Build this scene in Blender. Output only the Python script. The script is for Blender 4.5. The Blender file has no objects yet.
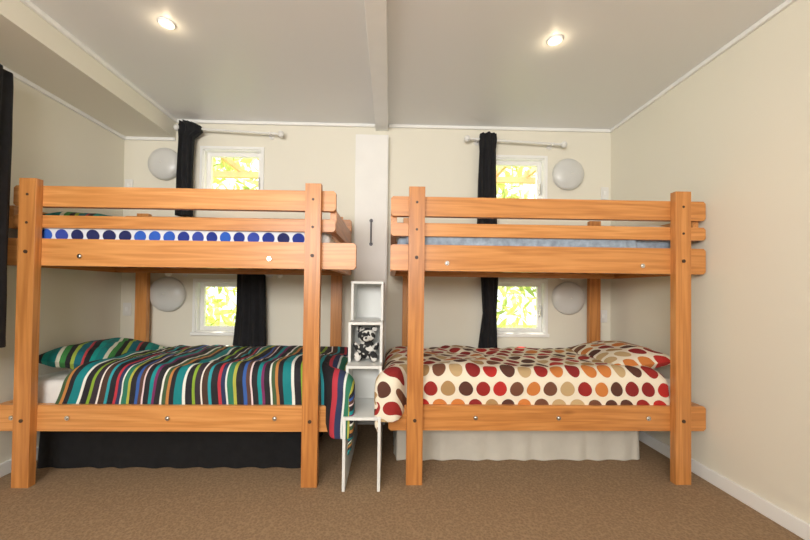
import bpy, math, random
from mathutils import Vector, Matrix, noise
random.seed(3)
D = bpy.data
SC = bpy.context.scene
try:
    SC.view_settings.view_transform = 'Standard'
    SC.view_settings.look = 'None'
except Exception: pass

# ------------------------------------------------------------ materials
def newmat(name):
    m = D.materials.new(name); m.use_nodes = True
    nt = m.node_tree; nt.nodes.clear()
    out = nt.nodes.new('ShaderNodeOutputMaterial')
    p = nt.nodes.new('ShaderNodeBsdfPrincipled')
    nt.links.new(p.outputs[0], out.inputs[0])
    return m, nt, p, out
def N(nt, t, **kw):
    n = nt.nodes.new('ShaderNode' + t)
    for k, v in kw.items(): setattr(n, k, v)
    return n
def math_(nt, op, a, b=None):
    n = N(nt, 'Math', operation=op)
    for i, v in enumerate((a, b)):
        if v is None: continue
        if isinstance(v, (int, float)): n.inputs[i].default_value = v
        else: nt.links.new(v, n.inputs[i])
    return n.outputs[0]
def bump(nt, p, scale, strength, dist=0.01, detail=3, coord='Object'):
    tc = N(nt, 'TexCoord'); nz = N(nt, 'TexNoise')
    nz.inputs['Scale'].default_value = scale; nz.inputs['Detail'].default_value = detail
    nt.links.new(tc.outputs[coord], nz.inputs['Vector'])
    b = N(nt, 'Bump'); b.inputs['Strength'].default_value = strength; b.inputs['Distance'].default_value = dist
    nt.links.new(nz.outputs['Fac'], b.inputs['Height']); nt.links.new(b.outputs[0], p.inputs['Normal'])
def ramp(nt, stops, const=False):
    r = N(nt, 'ValToRGB'); cr = r.color_ramp
    if const: cr.interpolation = 'CONSTANT'
    while len(cr.elements) < len(stops): cr.elements.new(1.0)
    for e, (pos, c) in zip(cr.elements, stops):
        e.position = pos; e.color = (c[0], c[1], c[2], 1)
    return r
def plain(name, col, rough=0.6, metal=0.0, var=0.06, bs=None, nscale=6):
    m, nt, p, o = newmat(name)
    tc = N(nt, 'TexCoord'); nz = N(nt, 'TexNoise'); nz.inputs['Scale'].default_value = nscale; nz.inputs['Detail'].default_value = 4
    nt.links.new(tc.outputs['Object'], nz.inputs['Vector'])
    r = ramp(nt, [(0.3, [c*(1-var) for c in col]), (0.7, [min(1, c*(1+var)) for c in col])])
    nt.links.new(nz.outputs['Fac'], r.inputs['Fac']); nt.links.new(r.outputs[0], p.inputs['Base Color'])
    p.inputs['Roughness'].default_value = rough; p.inputs['Metallic'].default_value = metal
    if bs: bump(nt, p, *bs)
    return m
def emis(name, col, s):
    m, nt, p, o = newmat(name)
    p.inputs['Base Color'].default_value = (*col, 1)
    p.inputs['Emission Color'].default_value = (*col, 1); p.inputs['Emission Strength'].default_value = s
    return m
def wood(name, axis):
    m, nt, p, o = newmat(name)
    tc = N(nt, 'TexCoord'); geo = N(nt, 'NewGeometry')
    off = N(nt, 'VectorMath', operation='ADD')
    sc = N(nt, 'VectorMath', operation='SCALE'); sc.inputs['Scale'].default_value = 7.0
    cmb = N(nt, 'CombineXYZ')
    for i in range(3): nt.links.new(geo.outputs['Random Per Island'], cmb.inputs[i])
    nt.links.new(cmb.outputs[0], sc.inputs[0])
    nt.links.new(tc.outputs['Object'], off.inputs[0]); nt.links.new(sc.outputs[0], off.inputs[1])
    mp = N(nt, 'Mapping')
    s = [14, 14, 14]; s[axis] = 0.7
    mp.inputs['Scale'].default_value = s
    nt.links.new(off.outputs[0], mp.inputs['Vector'])
    n1 = N(nt, 'TexNoise'); n1.inputs['Scale'].default_value = 1.0; n1.inputs['Detail'].default_value = 2; n1.inputs['Distortion'].default_value = 0.3
    nt.links.new(mp.outputs[0], n1.inputs['Vector'])
    w = math_(nt, 'SINE', math_(nt, 'MULTIPLY', n1.outputs['Fac'], 36))
    n2 = N(nt, 'TexNoise'); n2.inputs['Scale'].default_value = 6; n2.inputs['Detail'].default_value = 5
    nt.links.new(mp.outputs[0], n2.inputs['Vector'])
    f = math_(nt, 'ADD', math_(nt, 'MULTIPLY', w, 0.13), math_(nt, 'MULTIPLY', n2.outputs['Fac'], 0.55))
    f = math_(nt, 'ADD', f, math_(nt, 'MULTIPLY', geo.outputs['Random Per Island'], 0.38))
    r = ramp(nt, [(0.1, (0.40, 0.145, 0.036)), (0.45, (0.56, 0.23, 0.062)), (0.75, (0.68, 0.31, 0.098)), (1.0, (0.78, 0.41, 0.155))])
    nt.links.new(f, r.inputs['Fac'])
    mp2 = N(nt, 'Mapping'); s2 = [7, 7, 7]; s2[axis] = 2.2; mp2.inputs['Scale'].default_value = s2
    nt.links.new(off.outputs[0], mp2.inputs['Vector'])
    vo = N(nt, 'TexVoronoi'); vo.inputs['Scale'].default_value = 0.8
    nt.links.new(mp2.outputs[0], vo.inputs['Vector'])
    k = ramp(nt, [(0.0, (0.3, 0.25, 0.22)), (0.06, (0.65, 0.6, 0.55)), (0.11, (1, 1, 1))])
    nt.links.new(vo.outputs['Distance'], k.inputs['Fac'])
    mx = N(nt, 'MixRGB', blend_type='MULTIPLY'); mx.inputs[0].default_value = 0.7
    nt.links.new(r.outputs[0], mx.inputs[1]); nt.links.new(k.outputs[0], mx.inputs[2])
    nt.links.new(mx.outputs[0], p.inputs['Base Color'])
    p.inputs['Roughness'].default_value = 0.34
    return m
def dots(name, base, cols, period, rad, bumpy=True):
    m, nt, p, o = newmat(name)
    tc = N(nt, 'TexCoord'); sep = N(nt, 'SeparateXYZ'); nt.links.new(tc.outputs['UV'], sep.inputs[0])
    u = math_(nt, 'DIVIDE', sep.outputs[0], period); v = math_(nt, 'DIVIDE', sep.outputs[1], period*0.95)
    row = math_(nt, 'FLOOR', v)
    u2 = math_(nt, 'ADD', u, math_(nt, 'MULTIPLY', math_(nt, 'FLOORED_MODULO', row, 2.0), 0.5))
    cell = math_(nt, 'FLOOR', u2)
    fu = math_(nt, 'SUBTRACT', math_(nt, 'FRACT', u2), 0.5); fv = math_(nt, 'SUBTRACT', math_(nt, 'FRACT', v), 0.5)
    d = math_(nt, 'SQRT', math_(nt, 'ADD', math_(nt, 'MULTIPLY', fu, fu), math_(nt, 'MULTIPLY', fv, fv)))
    mask = math_(nt, 'LESS_THAN', d, rad)
    cmb = N(nt, 'CombineXYZ'); nt.links.new(cell, cmb.inputs[0]); nt.links.new(row, cmb.inputs[1])
    wn = N(nt, 'TexWhiteNoise'); nt.links.new(cmb.outputs[0], wn.inputs[0])
    r = ramp(nt, [(i/len(cols), c) for i, c in enumerate(cols)], True)
    nt.links.new(wn.outputs['Value'], r.inputs['Fac'])
    mx = N(nt, 'MixRGB'); nt.links.new(mask, mx.inputs[0]); mx.inputs[1].default_value = (*base, 1)
    nt.links.new(r.outputs[0], mx.inputs[2]); nt.links.new(mx.outputs[0], p.inputs['Base Color'])
    p.inputs['Roughness'].default_value = 0.85
    bump(nt, p, 14, 0.35, 0.015)
    return m
def stripes(name, period, cols):
    m, nt, p, o = newmat(name)
    tc = N(nt, 'TexCoord'); sep = N(nt, 'SeparateXYZ'); nt.links.new(tc.outputs['UV'], sep.inputs[0])
    f = math_(nt, 'FRACT', math_(nt, 'DIVIDE', sep.outputs[0], period))
    tot = sum(w for w, c in cols); pos = 0; st = []
    for w, c in cols:
        st.append((pos/tot, c)); pos += w
    r = ramp(nt, st, True); nt.links.new(f, r.inputs['Fac']); nt.links.new(r.outputs[0], p.inputs['Base Color'])
    p.inputs['Roughness'].default_value = 0.8
    bump(nt, p, 14, 0.35, 0.015)
    return m

M = {}
M['wh'] = wood('pine_wood_lengthwise', 0)
M['wv'] = wood('pine_wood_upright', 2)
M['wy'] = wood('pine_wood_crosswise', 1)
M['pergola'] = plain('sunbleached_timber', (0.80, 0.55, 0.28), 0.7, 0, 0.12)
M['wall'] = plain('cream_wall_paint', (0.80, 0.765, 0.655), 0.75, 0, 0.015, (60, 0.06, 0.003), 1.2)
M['ceil'] = plain('ceiling_paint', (0.80, 0.80, 0.79), 0.45, 0, 0.01, None, 1.0)
M['trim'] = plain('white_trim_gloss', (0.88, 0.88, 0.86), 0.35, 0, 0.02)
M['white'] = plain('white_painted_board', (0.74, 0.75, 0.73), 0.4, 0, 0.03)
M['col'] = plain('column_paint', (0.86, 0.85, 0.82), 0.6, 0, 0.02)
M['black'] = plain('black_cloth', (0.007, 0.007, 0.009), 0.9, 0, 0.3, (40, 0.3, 0.01), 20)
M['blackv'] = plain('black_valance_cloth', (0.005, 0.005, 0.006), 0.95, 0, 0.3, (40, 0.3, 0.01), 20)
M['cream'] = plain('pale_grey_valance_cloth', (0.60, 0.57, 0.50), 0.9, 0, 0.05, (30, 0.3, 0.01))
M['sheet'] = plain('white_sheet', (0.80, 0.79, 0.77), 0.9, 0, 0.03, (9, 0.5, 0.03))
M['bluesheet'] = plain('blue_grey_sheet', (0.30, 0.37, 0.46), 0.9, 0, 0.25, (9, 0.5, 0.03), 25)
M['metal'] = plain('bolt_metal', (0.7, 0.7, 0.68), 0.25, 1.0, 0.03)
M['darkmetal'] = plain('dark_metal', (0.12, 0.12, 0.13), 0.35, 0.9, 0.05)
M['plug'] = plain('dark_plug', (0.06, 0.03, 0.015), 0.5)
M['opal'] = plain('opal_dome', (0.66, 0.66, 0.64), 0.3, 0, 0.03)
M['rodw'] = plain('white_rod', (0.80, 0.79, 0.76), 0.35, 0, 0.02)
m, nt, p, o = newmat('tan_carpet')
tc = N(nt, 'TexCoord'); v = N(nt, 'TexVoronoi'); v.inputs['Scale'].default_value = 75
nt.links.new(tc.outputs['Object'], v.inputs['Vector'])
n = N(nt, 'TexNoise'); n.inputs['Scale'].default_value = 200; n.inputs['Detail'].default_value = 5
nt.links.new(tc.outputs['Object'], n.inputs['Vector'])
f = math_(nt, 'ADD', math_(nt, 'MULTIPLY', v.outputs['Distance'], 0.6), math_(nt, 'MULTIPLY', n.outputs['Fac'], 0.7))
r = ramp(nt, [(0.25, (0.20, 0.125, 0.066)), (0.6, (0.275, 0.178, 0.098)), (0.9, (0.35, 0.232, 0.132))])
nt.links.new(f, r.inputs['Fac']); nt.links.new(r.outputs[0], p.inputs['Base Color'])
p.inputs['Roughness'].default_value = 0.95
b = N(nt, 'Bump'); b.inputs['Strength'].default_value = 0.5; b.inputs['Distance'].default_value = 0.006
nt.links.new(f, b.inputs['Height']); nt.links.new(b.outputs[0], p.inputs['Normal'])
M['carpet'] = m
m, nt, p, o = newmat('black_white_plush')
tc = N(nt, 'TexCoord'); n = N(nt, 'TexNoise'); n.inputs['Scale'].default_value = 22; n.inputs['Detail'].default_value = 1
nt.links.new(tc.outputs['Object'], n.inputs['Vector'])
r = ramp(nt, [(0.0, (0.015, 0.015, 0.018)), (0.50, (0.02, 0.02, 0.022)), (0.54, (0.7, 0.69, 0.66))])
nt.links.new(n.outputs['Fac'], r.inputs['Fac']); nt.links.new(r.outputs[0], p.inputs['Base Color'])
p.inputs['Roughness'].default_value = 0.95; bump(nt, p, 160, 0.8, 0.004)
M['plush'] = m
m, nt, p, o = newmat('window_glass')
tr = N(nt, 'BsdfTransparent'); gl = N(nt, 'BsdfGlossy'); gl.inputs['Roughness'].default_value = 0.02
mx = N(nt, 'MixShader'); mx.inputs[0].default_value = 0.06
nt.links.new(tr.outputs[0], mx.inputs[1]); nt.links.new(gl.outputs[0], mx.inputs[2]); nt.links.new(mx.outputs[0], o.inputs[0])
M['glass'] = m
m, nt, p, o = newmat('foliage_leaf')
geo = N(nt, 'NewGeometry')
r = ramp(nt, [(0, (0.34, 0.48, 0.12)), (0.35, (0.62, 0.70, 0.24)), (0.7, (0.88, 0.84, 0.36)), (1, (0.92, 0.74, 0.34))])
nt.links.new(geo.outputs['Random Per Island'], r.inputs['Fac']); nt.links.new(r.outputs[0], p.inputs['Base Color'])
tl = N(nt, 'BsdfTranslucent'); nt.links.new(r.outputs[0], tl.inputs[0])
mx = N(nt, 'MixShader'); mx.inputs[0].default_value = 0.5
nt.links.new(p.outputs[0], mx.inputs[1]); nt.links.new(tl.outputs[0], mx.inputs[2]); nt.links.new(mx.outputs[0], o.inputs[0])
M['leaf'] = m
M['lawn'] = plain('lawn_grass', (0.20, 0.30, 0.06), 0.9, 0, 0.3, None, 8)
M['bulb'] = emis('halogen_bulb', (1.0, 0.92, 0.72), 40)
M['glow_ring'] = emis('lamp_glow_ring', (1.0, 0.72, 0.35), 1.3)  # ring emits its own warm glow, imitating the halo round the bulb
M['eye'] = plain('glass_eye', (0.01, 0.01, 0.01), 0.1)

dk = (0.012, 0.011, 0.016)
STR = [(3, (0.0, 0.20, 0.22)), (1, (0.75, 0.78, 0.72)), (2.2, dk), (1.2, (0.22, 0.36, 0.03)), (2, (0.03, 0.02, 0.03)), (.7, (0.8, 0.75, 0.7)),
       (2, (0.06, 0.03, 0.02)), (1.2, (0.02, 0.30, 0.36)), (2.2, dk), (1, (0.45, 0.03, 0.05)), (1.6, (0.02, 0.03, 0.09)), (.6, (0.7, 0.72, 0.7)),
       (2, (0.02, 0.17, 0.10)), (1, (0.40, 0.40, 0.06)), (2.2, dk), (1.2, (0.03, 0.10, 0.35)), (1.4, (0.09, 0.04, 0.03)), (.6, (0.75, 0.6, 0.62)),
       (2, dk), (1.4, (0.0, 0.24, 0.26)), (1, (0.16, 0.02, 0.10)), (2.2, dk), (.7, (0.75, 0.75, 0.7)), (1.5, (0.05, 0.10, 0.04)), (1.0, (0.48, 0.20, 0.05)), (1.8, dk)]
M['stripe'] = stripes('striped_duvet_cotton', 0.66, STR)
M['pstripe'] = stripes('striped_pillow_cotton', 0.30, [(2, (0, .2, .2)), (1, (.7, .72, .6)), (1.5, (.04, .22, .05)), (1.4, dk), (1, (.3, .4, .05)), (2, (0, .12, .16)), (.7, (.4, .04, .05)), (1.5, dk), (1.4, (0, .28, .25))])
M['dot'] = dots('dotted_duvet_cotton', (0.80, 0.72, 0.58), [(.24, .012, .012), (.46, .02, .015), (.58, .19, .04), (.09, .03, .018), (.40, .24, .10), (.30, .015, .012), (.16, .06, .03), (.52, .36, .18)], 0.110, 0.41)
M['bdot'] = dots('blue_dotted_cotton', (0.68, 0.72, 0.80), [(.01, .03, .25), (.02, .10, .50), (.01, .015, .10), (.03, .06, .36)], 0.09, 0.41)

# ------------------------------------------------------------ mesh builder
class MB:
    def __init__(s): s.v = []; s.f = []; s.m = []; s.sm = []; s.mats = []; s.uv = {}
    def mi(s, k):
        if k not in s.mats: s.mats.append(k)
        return s.mats.index(k)
    def add(s, vs, fs, k, smooth=False, uv=None):
        o = len(s.v); s.v += [tuple(q) for q in vs]
        i = s.mi(k)
        for f in fs:
            s.f.append([a+o for a in f]); s.m.append(i); s.sm.append(smooth)
        if uv:
            for j, q in enumerate(uv): s.uv[o+j] = q
    def box(s, x0, x1, y0, y1, z0, z1, k, mat=None):
        vs = [Vector((x, y, z)) for z in (z0, z1) for y in (y0, y1) for x in (x0, x1)]
        if mat is not None: vs = [mat @ q for q in vs]
        s.add(vs, [(0, 2, 3, 1), (4, 5, 7, 6), (0, 1, 5, 4), (2, 6, 7, 3), (0, 4, 6, 2), (1, 3, 7, 5)], k)
    def cyl(s, a, b, r, k, n=20, r2=None):
        a = Vector(a); b = Vector(b); r2 = r if r2 is None else r2
        q = (b-a).to_track_quat('Z', 'Y').to_matrix()
        vs = []
        for c, rr in ((a, r), (b, r2)):
            for i in range(n):
                t = 2*math.pi*i/n; vs.append(c + q @ Vector((rr*math.cos(t), rr*math.sin(t), 0)))
        s.add(vs, [(i, (i+1) % n, n+(i+1) % n, n+i) for i in range(n)], k, True)
        s.add(vs, [tuple(range(n-1, -1, -1)), tuple(range(n, 2*n))], k)
    def ball(s, c, r, k, n=20, m=12, rot=None):
        if not hasattr(r, '__len__'): r = (r, r, r)
        vs = []; fs = []
        for j in range(m+1):
            ph = math.pi*j/m
            for i in range(n):
                t = 2*math.pi*i/n
                q = Vector((r[0]*math.sin(ph)*math.cos(t), r[1]*math.sin(ph)*math.sin(t), r[2]*math.cos(ph)))
                if rot is not None: q = rot @ q
                vs.append(Vector(c)+q)
        for j in range(m):
            for i in range(n):
                fs.append((j*n+i, (j+1)*n+i, (j+1)*n+(i+1) % n, j*n+(i+1) % n))
        s.add(vs, fs, k, True)
    def rev(s, c, axis, prof, k, n=40):
        q = Vector(axis).to_track_quat('Z', 'Y').to_matrix(); vs = []; fs = []
        for (r, h) in prof:
            for i in range(n):
                t = 2*math.pi*i/n; vs.append(Vector(c) + q @ Vector((r*math.cos(t), r*math.sin(t), h)))
        for j in range(len(prof)-1):
            for i in range(n):
                fs.append((j*n+i, j*n+(i+1) % n, (j+1)*n+(i+1) % n, (j+1)*n+i))
        s.add(vs, fs, k, True)
    def obj(s, name, bevel=0, sub=0, solid=0, parent=None):
        me = D.meshes.new(name); me.from_pydata(s.v, [], s.f); me.update()
        for k in s.mats: me.materials.append(M[k])
        for pl, i, sm in zip(me.polygons, s.m, s.sm): pl.material_index = i; pl.use_smooth = sm
        if s.uv:
            ul = me.uv_layers.new(name='UVMap')
            for l in me.loops: ul.data[l.index].uv = s.uv.get(l.vertex_index, (0, 0))
        ob = D.objects.new(name, me); SC.collection.objects.link(ob)
        if solid:
            md = ob.modifiers.new('thick', 'SOLIDIFY'); md.thickness = solid; md.offset = -1
        if bevel:
            md = ob.modifiers.new('bev', 'BEVEL'); md.width = bevel; md.segments = 2; md.limit_method = 'ANGLE'
        if sub:
            md = ob.modifiers.new('sub', 'SUBSURF'); md.levels = sub; md.render_levels = sub
        if parent: ob.parent = parent
        return ob

# ------------------------------------------------------------ room
XL, XR, YB, YN, ZC = -2.43, 2.06, 3.27, -1.8, 2.73
def wall_holes(name, x0, x1, z0, z1, y0, y1, holes, k='wall'):
    xs = sorted(set([x0, x1] + [h[i] for h in holes for i in (0, 1)]))
    zs = sorted(set([z0, z1] + [h[i] for h in holes for i in (2, 3)]))
    b = MB()
    for i in range(len(xs)-1):
        for j in range(len(zs)-1):
            cx = (xs[i]+xs[i+1])/2; cz = (zs[j]+zs[j+1])/2
            if any(h[0] < cx < h[1] and h[2] < cz < h[3] for h in holes): continue
            b.box(xs[i], xs[i+1], y0, y1, zs[j], zs[j+1], k)
    return b.obj(name)
WIN = [(-1.72, -1.19, 1.95, 2.47), (-1.76, -1.23, 0.80, 1.26), (0.92, 1.43, 1.95, 2.445), (0.92, 1.44, 0.81, 1.295)]
wall_holes('wall_back', XL-.12, XR+.12, 0, ZC+.1, YB, YB+.14, WIN)
wall_holes('wall_front', XL-.12, XR+.12, 0, ZC+.1, YN-.12, YN, [(-2.1, .5, 1.5, 2.5)])  # opening out of view, added and sized for the room light
b = MB(); b.box(XL-.12, XL, YN, YB, 0, ZC+.1, 'wall'); b.obj('wall_left')
b = MB(); b.box(XR, XR+.12, YN, YB, 0, ZC+.1, 'wall'); b.obj('wall_right')
b = MB(); b.box(XL, XR, YN, YB, -.1, 0, 'carpet'); b.obj('floor')
b = MB(); b.box(XL, XR, YN, YB, ZC, ZC+.1, 'ceil'); b.obj('ceiling')
b = MB(); b.box(XL, -1.97, YN, YB, 2.563, ZC, 'wall'); b.obj('ceiling_soffit')
b = MB(); b.box(-.15, -.035, YN, YB, 2.67, ZC, 'trim'); b.obj('ceiling_beam', bevel=.004)
def trim(name, *a, bev=.004):
    b = MB(); b.box(*a, 'trim'); return b.obj(name, bevel=bev)
trim('baseboard_right', XR-.016, XR, YN, YB, 0, .085)
trim('baseboard_back', XL, XR-.016, YB-.016, YB, 0, .085)
trim('baseboard_left', XL, XL+.016, YN, YB-.016, 0, .085)
trim('trim_1', XR-.022, XR, YN, YB, ZC-.028, ZC)
trim('trim_2', -.03, XR-.022, YB-.022, YB, ZC-.028, ZC)
trim('trim_3', -1.97, -.155, YB-.022, YB, ZC-.028, ZC)
trim('trim_4', -1.97, -1.948, YN, YB-.022, ZC-.028, ZC)
trim('trim_5', XL, XL+.022, YN, YB, 2.535, 2.563)
trim('trim_6', XL+.022, -1.97, YB-.022, YB, 2.535, 2.563)
b = MB(); b.box(-.325, -.03, 3.185, YB, 0, 2.60, 'col')
b.box(-.315, -.04, 3.179, 3.187, 1.0, 2.59, 'col')
b.cyl((-.175, 3.15, 1.60), (-.175, 3.15, 1.83), .008, 'darkmetal', 12)
for z in (1.61, 1.82):
    b.cyl((-.175, 3.15, z), (-.175, 3.18, z), .007, 'darkmetal', 12)
    b.cyl((-.175, 3.172, z), (-.175, 3.18, z), .016, 'darkmetal', 16)
b.obj('wall_column', bevel=.003)

for i, (x0, x1, z0, z1) in enumerate(WIN):
    b = MB(); y = YB
    c = .024
    b.box(x0-c, x0+.002, y-.016, y, z0-c, z1+c, 'trim'); b.box(x1-.002, x1+c, y-.016, y, z0-c, z1+c, 'trim')
    b.box(x0, x1, y-.016, y, z1-.002, z1+c, 'trim'); b.box(x0-c-.01, x1+c+.01, y-.03, y, z0-c-.004, z0+.002, 'trim')
    b.box(x0, x0+.012, y, y+.13, z0, z1, 'trim'); b.box(x1-.012, x1, y, y+.13, z0, z1, 'trim')
    b.box(x0, x1, y, y+.13, z1-.012, z1, 'trim'); b.box(x0, x1, y, y+.13, z0, z0+.012, 'trim')
    s = .036; ya, yb = y+.05, y+.085
    X0, X1, Z0, Z1 = x0+.012, x1-.012, z0+.012, z1-.012
    b.box(X0, X0+s, ya, yb, Z0, Z1, 'trim'); b.box(X1-s, X1, ya, yb, Z0, Z1, 'trim')
    b.box(X0+s, X1-s, ya, yb, Z1-s, Z1, 'trim'); b.box(X0+s, X1-s, ya, yb, Z0, Z0+s, 'trim')
    b.box(X0+s, X1-s, y+.066, y+.070, Z0+s, Z1-s, 'glass')
    zc = (Z0+Z1)/2-.06
    b.box(X1-s*.7, X1-s*.3, ya-.012, ya, zc-.03, zc+.03, 'metal'); b.box(X1-s*.62, X1-s*.38, ya-.03, ya-.012, zc-.02, zc+.08, 'metal')
    b.obj('window_%d' % (i+1), bevel=.002)

def rod(xa, za, xb, zb, y=3.19, r=.009):
    b = MB(); a = Vector((xa, y, za)); c = Vector((xb, y, zb)); d = (c-a).normalized()
    b.cyl(a, c, r, 'rodw', 14)
    b.ball(a-d*.015, .028, 'rodw'); b.ball(c+d*.015, .028, 'rodw')
    for t in (.1, .9):
        q = a.lerp(c, t); b.cyl(q, (q.x, YB-.004, q.z), .007, 'rodw', 12); b.cyl((q.x, YB-.012, q.z), (q.x, YB, q.z), .025, 'rodw', 20)
        b.ball(q, .014, 'rodw', 12, 8)
    return b.obj('curtain_rod')
rod(-1.90, 2.625, -1.01, 2.59); rod(.70, 2.585, 1.56, 2.55, r=.010)
rod(-1.95, 1.325, -1.0, 1.325, r=.007); rod(.70, 1.345, 1.55, 1.345, r=.007)

def curtain(prof, y, folds=6, hy=.035, seed=0, along='x', amp=.22):
    b = MB(); n = 96; vs = []; fs = []; L = []
    for a, c in zip(prof[:-1], prof[1:]):
        for q in range(5):
            t = q/5; L.append([a[k]*(1-t)+c[k]*t for k in range(3)])
    L.append(list(prof[-1]))
    for z, c0, c1 in L:
        cx, hx = (c0+c1)/2, (c1-c0)/2
        for i in range(n):
            t = 2*math.pi*i/n
            w = 1 + amp*math.cos(folds*2*t + seed + 1.2*math.sin(z*3)) + .08*noise.noise(Vector((math.cos(t)*2, math.sin(t)*2, z*5+seed)))
            px = hx*math.cos(t)*(1+.06*(w-1)); py = hy*math.sin(t)*w*1.1 + .01*math.cos(9*t+z*2)
            vs.append((cx+px, y+py, z) if along == 'x' else (y+py, cx+px, z))
    m = len(L)
    for j in range(m-1):
        for i in range(n): fs.append((j*n+i, j*n+(i+1) % n, (j+1)*n+(i+1) % n, (j+1)*n+i))
    fs.append(tuple(range(n))); fs.append(tuple(range((m-1)*n, m*n))[::-1])
    b.add(vs, fs, 'black', True)
    return b.obj('curtain')
curtain([(2.675, -1.89, -1.78), (2.64, -1.90, -1.70), (2.59, -1.90, -1.69), (2.54, -1.895, -1.76), (2.2, -1.905, -1.775), (1.84, -1.91, -1.765)], 3.19, 3, .036, 1)
curtain([(2.63, .80, .95), (2.57, .795, .955), (2.48, .80, .945), (2.2, .79, .95), (1.80, .785, .96)], 3.19, 3, .036, 2)
curtain([(1.375, -1.34, -1.12), (1.32, -1.36, -1.11), (1.0, -1.36, -1.10), (.69, -1.39, -1.09)], 3.19, 4, .036, 3)
curtain([(1.39, .83, .97), (1.33, .82, .98), (1.0, .84, .965), (.69, .80, .975)], 3.19, 3, .036, 4)
curtain([(2.46, 1.45, 2.15), (2.38, 1.44, 2.155), (1.6, 1.46, 2.155), (.84, 1.42, 2.16)], -2.27, 9, .04, 5, 'y')
b = MB(); b.cyl((-2.285, .7, 2.43), (-2.285, 2.14, 2.43), .012, 'darkmetal'); b.ball((-2.285, 2.14, 2.43), .018, 'darkmetal'); b.ball((-2.285, .69, 2.43), .022, 'darkmetal')
for y in (.8, 1.38): b.cyl((-2.285, y, 2.43), (XL, y, 2.43), .008, 'darkmetal')
b.obj('curtain_rod')

for (x, z, r) in ((-2.05, 2.317, .145), (-2.0, 1.14, .158), (1.643, 2.295, .145), (1.65, 1.145, .152)):
    b = MB(); c = (x, YB, z)
    b.rev(c, (0, -1, 0), [(r*.97, 0), (r*.97, .02), (r*.93, .024)], 'rodw', 48)
    pr = [(r, .018), (r*1.0, .03)] + [(r*math.cos(t*math.pi/24), .03+.055*math.sin(t*math.pi/24)) for t in range(1, 12)] + [(.0005, .085)]
    b.rev(c, (0, -1, 0), pr, 'opal', 48)
    b.rev((x, YB-.083, z), (0, -1, 0), [(.008, 0), (.008, .006), (.0005, .008)], 'rodw', 16)
    b.obj('wall_lamp')
for (x, z) in ((2.0, 2.13), (1.99, .98), (-2.38, 2.12), (-2.37, 1.0)):
    b = MB(); b.box(x-.036, x+.036, YB-.009, YB, z-.058, z+.058, 'rodw'); b.box(x-.012, x+.012, YB-.014, YB-.008, z-.018, z+.018, 'trim')
    b.obj('light_switch', bevel=.003)
for (x, y) in ((-1.31, 2.065), (.983, 2.11)):
    b = MB()
    b.rev((x, y, ZC), (0, 0, -1), [(.046, 0), (.045, .005), (.040, .008), (.036, .007)], 'trim', 36)
    b.rev((x, y, ZC), (0, 0, -1), [(.036, .007), (.028, .004), (.020, .004)], 'glow_ring', 36)
    b.rev((x, y, ZC), (0, 0, -1), [(.020, .004), (.017, .012), (.010, .016), (.0005, .017)], 'bulb', 24)
    do = b.obj('downlight')
    l = D.lights.new('halogen_lamp', 'POINT'); l.energy = 0.4; l.color = (1, .80, .52); l.shadow_soft_size = .015
    lo = D.objects.new('halogen_lamp', l); lo.location = (x, y, ZC-.035); SC.collection.objects.link(lo); lo.parent = do

# ------------------------------------------------------------ bunk beds
def bunk(X0, X1, G0, G1, E0, E1, P, yf, gz, rr, g2):
    b = MB(); yr0, yr1 = 3.165, 3.21
    def hb(x0, x1, y0, y1, z0, z1):
        c = .014
        pts = [(x0+c, z0), (x1-c, z0), (x1, z0+c), (x1, z1-c), (x1-c, z1), (x0+c, z1), (x0, z1-c), (x0, z0+c)]
        vs = [(x, y0, z) for x, z in pts] + [(x, y1, z) for x, z in pts]
        b.add(vs, [tuple(range(8)), tuple(range(15, 7, -1))] + [(i, i+8, (i+1) % 8+8, (i+1) % 8) for i in range(8)], 'wh')
    for (p0, p1) in P:
        for (a, c) in ((yf, yf+.045), (yr0, yr1)):
            b.box(p0, p1, a, c, 0, 1.848, 'wv')
    for (a, c, xe) in ((yf+.045, yf+.088, X1), (3.122, 3.165, rr)):
        hb(X0, xe, a, c, 1.325, 1.491); hb(X0, xe, a, c, .318, .4755)
        hb(G0, min(G1, xe), a, c, gz[0], gz[1]); hb(G0, min(G1, xe), a, c, g2[0], g2[1])
    ya, yb = yf+.088, 3.122
    for e in (E0, E1):
        for z0, z1 in ((.318, .4755), (1.325, 1.491), (1.56, 1.70)):
            b.box(e, e+.04, ya, yb, z0, z1, 'wy')
    for z in (.33, 1.335):
        for (a, c) in ((ya, ya+.03), (yb-.03, yb)): b.box(E0+.04, E1, a, c, z, z+.03, 'wh')
        n = 13
        for i in range(n):
            x = E0+.08+(E1-E0-.18)*i/(n-1); b.box(x, x+.07, ya+.003, yb-.003, z+.03, z+.048, 'wy')
    for (p0, p1) in P:
        c = (p0+p1)/2
        for z in (1.75, 1.58): b.cyl((c, yf-.002, z), (c, yf+.01, z), .008, 'plug', 14)
        for z in (1.405, .397): b.cyl((c, yf-.005, z), (c, yf+.01, z), .011, 'plug', 14)
    return b, yf
def bolts(b, yf, lst):
    for x, z in lst:
        b.cyl((x, yf+.036, z), (x, yf+.05, z), .014, 'metal', 18); b.ball((x, yf+.037, z), (.010, .005, .010), 'metal', 12, 6)
b, yf = bunk(-2.40, -.215, -2.31, -.345, -2.39, -.385, [(-2.232, -2.132), (-.525, -.428)], 2.175, (1.688, 1.815), -.345, (1.558, 1.634))
bolts(b, yf, [(-1.90, 1.385), (-.75, 1.385), (-1.95, .40), (-1.35, .40), (-.70, .40), (-2.28, .40)])
b.obj('bunk_bed', bevel=.005)
b, yf = bunk(0.0, 2.04, 0.0, 2.04, 0.0, 1.99, [(.113, .213), (1.805, 1.905)], 2.2, (1.672, 1.797), 2.04, (1.545, 1.628))
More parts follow.
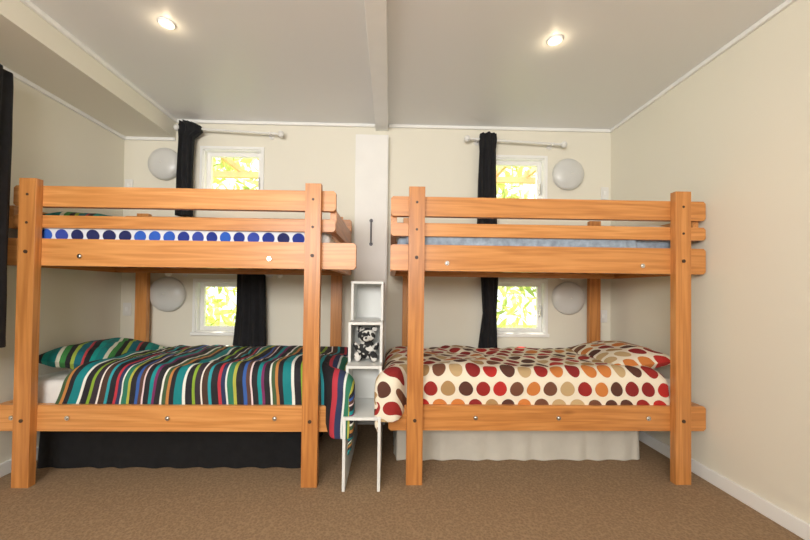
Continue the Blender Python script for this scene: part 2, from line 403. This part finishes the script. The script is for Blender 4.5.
bolts(b, yf, [(.36, 1.375), (1.62, 1.375), (.55, .40), (1.08, .40), (1.66, .40)])
b.obj('bunk_bed', bevel=.005)

def mattress(x0, x1, y0, y1, z0, z1, k='sheet'):
    b = MB()
    b.box(x0, x1, y0, y1, z0, z1, k)
    o = b.obj('mattress'); md = o.modifiers.new('b', 'BEVEL'); md.width = .04; md.segments = 4
    for pl in o.data.polygons: pl.use_smooth = True
    return o
mattress(-2.345, -.39, 2.285, 3.115, .379, .605)
mattress(.045, 1.975, 2.305, 3.115, .379, .605)
mattress(-2.345, -.39, 2.275, 3.115, 1.384, 1.56)
mattress(.045, 1.975, 2.305, 3.115, 1.384, 1.56, 'bluesheet')

def wrap(a, L, r):
    if a <= L-r: return a, 0.0
    q = r*math.pi/2
    if a <= L-r+q:
        th = (a-(L-r))/r; return L-r+r*math.sin(th), r*(1-math.cos(th))
    return L, r+(a-(L-r)-q)
def sstep(t): t = max(0, min(1, t)); return t*t*(3-2*t)
def duvet(xh, xf, yb, yfun, ztop, zbfun, footdrop, k, r=.07, seed=0, skew=.12, out=.06, amp=.018, NX=110, NY=60):
    sg = 1 if xf > xh else -1; L = abs(xf-xh); A = L-r+r*math.pi/2+footdrop-r
    vs = []; uv = []
    for i in range(NX+1):
        a = A*i/NX; pos, dx = wrap(a, L, r); X = xh+sg*pos
        W = yb-yfun(X); dr = ztop-zbfun(X); B = W-r+r*math.pi/2+dr-r
        for j in range(NY+1):
            bb = B*j/NY; py, dy = wrap(bb, W, r); Y = yb-py
            x = X
            x += sg*skew*math.sin(math.pi*min(1, max(0, bb/B)))*max(0, 1-a/.5)
            x += sg*.02*noise.noise(Vector((bb*6, seed, 0)))*max(0, 1-a/.3)
            x += sg*out*sstep((2.33-Y)/.09)*(pos/L)**10
            z = ztop-(dx**3+dy**3)**(1/3)
            n1 = noise.noise(Vector((X*2.6, bb*3, seed)))
            n2 = noise.noise(Vector((X*9+n1*2, bb*5, seed+5)))
            n3 = noise.noise(Vector((X*14, bb*14+n1*3, seed+9)))
            h = amp*(n1+.55*n2+.25*n3)
            fr = min(1, dy/r); fx = min(1, dx/r)
            z += h*(1-.8*max(fr, fx))+amp*.5*(1-fr)
            Y2 = Y-abs(h)*fr*.7*(1 if dy < r*3 else 1); x += sg*abs(h)*fx*.5
            z -= .03*max(0, 1-a/.05)*(1-fr)
            if Y < 2.2 or fr > 0: Y2 = Y - abs(h)*fr*.35
            vs.append((x, Y2, z)); uv.append(((X*1.0 if dx == 0 else xh+sg*a)+.03*n1, bb))
    fs = []
    for i in range(NX):
        for j in range(NY):
            q = (i*(NY+1)+j, i*(NY+1)+j+1, (i+1)*(NY+1)+j+1, (i+1)*(NY+1)+j)
            fs.append(q if sg < 0 else q[::-1])
    b = MB(); b.add(vs, fs, k, True, uv)
    return b.obj('duvet', solid=.02, sub=1)
duvet(-2.06, -.32, 3.11, lambda X: 2.268-.103*sstep((X+.425)/.03), .672,
      lambda X: .45-.15*sstep((X+.44)/.04), .38, 'stripe', seed=1.3, out=.085, amp=.032)
duvet(1.86, -.015, 3.11, lambda X: 2.292-.125*sstep((.108-X)/.03), .672,
      lambda X: .45-.05*sstep((.12-X)/.04), .27, 'dot', seed=4.1, skew=.09, out=.05, amp=.032)
duvet(-2.30, -.47, 3.10, lambda X: 2.266, 1.60, lambda X: 1.47, .10, 'bdot', seed=2.2, skew=0, out=0, amp=.012, r=.05)
duvet(1.60, .12, 3.10, lambda X: 2.292, 1.60, lambda X: 1.47, .10, 'bluesheet', seed=7.2, skew=0, out=0, amp=.012, r=.05)

def pillow(cx, cy, cz, wx, wy, h, k, rot=0, tilt=0, seed=0):
    b = MB(); n = 28; R = Matrix.Rotation(rot, 3, 'Z') @ Matrix.Rotation(tilt, 3, 'Y')
    for sgn in (1, -1):
        vs = []; uv = []; fs = []
        for i in range(n+1):
            for j in range(n+1):
                u = -1+2*i/n; v = -1+2*j/n
                t = max(0, (1-abs(u)**2.6)*(1-abs(v)**2.6))**.5
                px = u*wx/2*(1-.07*(1-abs(v)**2)*abs(u)); py = v*wy/2*(1-.07*(1-abs(u)**2)*abs(v))
                z = sgn*h/2*t + t*.018*noise.noise(Vector((u*2.5, v*2.5, seed+sgn)))
                q = R @ Vector((px, py, z)); vs.append((cx+q.x, cy+q.y, cz+q.z)); uv.append((v*wy/2*.5+u*wx/2, v*wy/2))
        for i in range(n):
            for j in range(n):
                q = (i*(n+1)+j, (i+1)*(n+1)+j, (i+1)*(n+1)+j+1, i*(n+1)+j+1); fs.append(q if sgn > 0 else q[::-1])
        b.add(vs, fs, k, True, uv)
    return b.obj('pillow')
pillow(-2.11, 2.72, .70, .46, .74, .18, 'pstripe', .0, .10, 1)
pillow(1.74, 2.72, .715, .46, .74, .18, 'dot', .0, -.14, 2)
pillow(-2.13, 2.74, 1.655, .40, .72, .14, 'pstripe', 0, .05, 3)
pillow(1.77, 2.74, 1.635, .40, .70, .14, 'sheet', 0, -.05, 4)

def skirt(x0, x1, y0, y1, z1, k, seed, name):
    b = MB(); per = []; n1 = 150; n2 = 50
    for i in range(n1): per.append((x0+(x1-x0)*i/n1, y0, 0, -1))
    for i in range(n2): per.append((x1, y0+(y1-y0)*i/n2, 1, 0))
    for i in range(n1): per.append((x1-(x1-x0)*i/n1, y1, 0, 1))
    for i in range(n2): per.append((x0, y1-(y1-y0)*i/n2, -1, 0))
    n = len(per); vs = []; fs = []; Z = [0.004, .06, .14, z1-.05, z1-.012, z1]
    for zi, z in enumerate(Z):
        for i, (x, y, nx, ny) in enumerate(per):
            a = .009*math.sin(i*.4+seed+3*noise.noise(Vector((i*.05, seed, 0))))*(1-z/z1)+.012*(1-z/z1) - (.02 if zi == 5 else 0)
            vs.append((x+nx*a, y+ny*a, z))
    for j in range(len(Z)-1):
        for i in range(n): fs.append((j*n+i, j*n+(i+1) % n, (j+1)*n+(i+1) % n, (j+1)*n+i))
    fs.append(tuple(range((len(Z)-1)*n, len(Z)*n)))
    b.add(vs, fs, k, True); return b.obj(name)
skirt(-2.30, -.56, 2.42, 3.05, .30, 'blackv', 1, 'trundle_bed')
skirt(.06, 1.80, 2.53, 3.05, .30, 'cream', 2, 'trundle_bed')

# ------------------------------------------------------------ stepped shelf unit
b = MB(); x0, x1 = -.272, -.045; t = .018
tiers = [(0, .44, 2.13), (.44, .72, 2.25), (.72, .985, 2.36), (.985, 1.26, 2.50)]
YK = 2.95
for i, (z0, z1, y) in enumerate(tiers):
    for xa in (x0, x1-t): b.box(xa, xa+t, y, YK, z0, z1-(t if i == 3 else 0), 'white')
    b.box(x0+(0 if i == 3 else t), x1-(0 if i == 3 else t), y-.004, YK, z1-t, z1, 'white')
    if i: b.box(x0+t, x1-t, y+.26, y+.27, z0, z1-t, 'white')
b.box(x0+t, x1-t, YK-.03, YK-.01, .3, .424, 'white')
b.obj('stair_shelf', bevel=.002)

b = MB(); cx, cy, z0 = -.155, 2.45, .724
b.ball((cx, cy, z0+.07), (.056, .045, .07), 'plush')
b.ball((cx, cy-.012, z0+.163), (.062, .05, .053), 'plush')
for s in (-1, 1):
    b.ball((cx+s*.050, cy, z0+.207), (.023, .013, .023), 'plush', 14, 8)
    b.ball((cx+s*.062, cy-.03, z0+.085), (.02, .024, .048), 'plush', 14, 8, Matrix.Rotation(s*.5, 3, 'Y') @ Matrix.Rotation(.5, 3, 'X'))
    b.ball((cx+s*.045, cy-.05, z0+.026), (.024, .05, .026), 'plush', 14, 8, Matrix.Rotation(s*.35, 3, 'Z'))
    b.ball((cx+s*.055, cy-.095, z0+.034), (.024, .015, .033), 'plush', 14, 8)
b.ball((cx, cy-.055, z0+.148), (.026, .024, .02), 'plush', 14, 8)
t_ = b.obj('teddy_bear')
md = t_.modifiers.new('r', 'REMESH'); md.mode = 'VOXEL'; md.voxel_size = .004; md.use_smooth_shade = True
md = t_.modifiers.new('s', 'SMOOTH'); md.iterations = 4
e = MB()
for s in (-1, 1): e.ball((cx+s*.021, cy-.056, z0+.172), .0065, 'eye', 12, 8)
e.ball((cx, cy-.079, z0+.155), (.009, .006, .007), 'eye', 12, 8)
e.cyl((cx, cy-.079, z0+.150), (cx, cy-.078, z0+.140), .0015, 'eye', 8)
e.obj('face', parent=t_)

# ------------------------------------------------------------ outdoors
b = MB()
def leaves(n, x0, x1, y0, y1, z0, z1, s0, s1):
    for i in range(n):
        c = Vector((random.uniform(x0, x1), random.uniform(y0, y1), random.uniform(z0, z1)))
        L = random.uniform(s0, s1); w = L*random.uniform(.2, .35)
        R = Matrix.Rotation(random.uniform(0, 6.28), 3, 'Z') @ Matrix.Rotation(random.uniform(-1.2, 1.2), 3, 'X') @ Matrix.Rotation(random.uniform(-1, 1), 3, 'Y')
        pts = [(0, 0, 0), (w/2, L*.35, .01), (w*.35, L*.7, 0), (0, L, -.02), (-w*.35, L*.7, 0), (-w/2, L*.35, .01)]
        b.add([c + R @ Vector(q) for q in pts], [(0, 1, 2, 3), (0, 3, 4, 5)], 'leaf')
leaves(4600, -5, 4.5, 5.4, 6.6, -.2, 3.4, .14, .36)
leaves(1300, -5, 4.5, 5.4, 6.6, 3.2, 5.2, .18, .4)
b.obj('garden_hedge')
b = MB(); b.box(-12, 12, YB+.2, 16, -.35, -.3, 'lawn'); b.obj('ground')
b = MB()
b.box(-4, 4, 4.40, 4.45, 2.57, 2.64, 'pergola')
for i in range(21):
    x = -3.9+i*.4; b.box(x, x+.04, YB+.16, 4.6, 2.64, 2.70, 'pergola')
for x in (-3.6, -.3, 3.4): b.box(x, x+.09, 4.45, 4.54, -.3, 2.64, 'pergola')
b.obj('pergola')

# ------------------------------------------------------------ light
w = D.worlds.new('sky'); SC.world = w; w.use_nodes = True; nt = w.node_tree
bg = nt.nodes['Background']; bg.inputs[0].default_value = (.94, .96, 1, 1); bg.inputs[1].default_value = 1.9
s = D.lights.new('sun', 'SUN'); s.energy = 14; s.angle = .01; s.color = (1, .93, .78)
so = D.objects.new('sun', s); SC.collection.objects.link(so)
so.rotation_euler = Vector((.35, -.62, -1.0)).to_track_quat('-Z', 'Y').to_euler()
a = D.lights.new('rear_fill_light', 'AREA'); a.shape = 'RECTANGLE'; a.size = 2.4; a.size_y = .9; a.energy = 140; a.color = (1, .965, .915)  # unseen area lamp added behind the camera to fill the room
ao = D.objects.new('rear_fill_light', a); SC.collection.objects.link(ao); ao.location = (-.8, YN-.02, 2.0)
ao.rotation_euler = Vector((0.32, 1, .16)).to_track_quat('-Z', 'Y').to_euler()

# ------------------------------------------------------------ camera
cam = D.cameras.new('camera'); co = D.objects.new('camera', cam); SC.collection.objects.link(co); SC.camera = co
cam.sensor_width = 36; cam.lens = 355/810*36; cam.clip_start = .05
cam.shift_x = 6.5/810; cam.shift_y = 15/810
R = Matrix.Rotation(math.radians(-1.37), 4, 'Z') @ Matrix.Rotation(math.radians(90.84), 4, 'X') @ Matrix.Rotation(math.radians(.68), 4, 'Z')
co.matrix_world = Matrix.Translation((0, 0, 1.2)) @ R
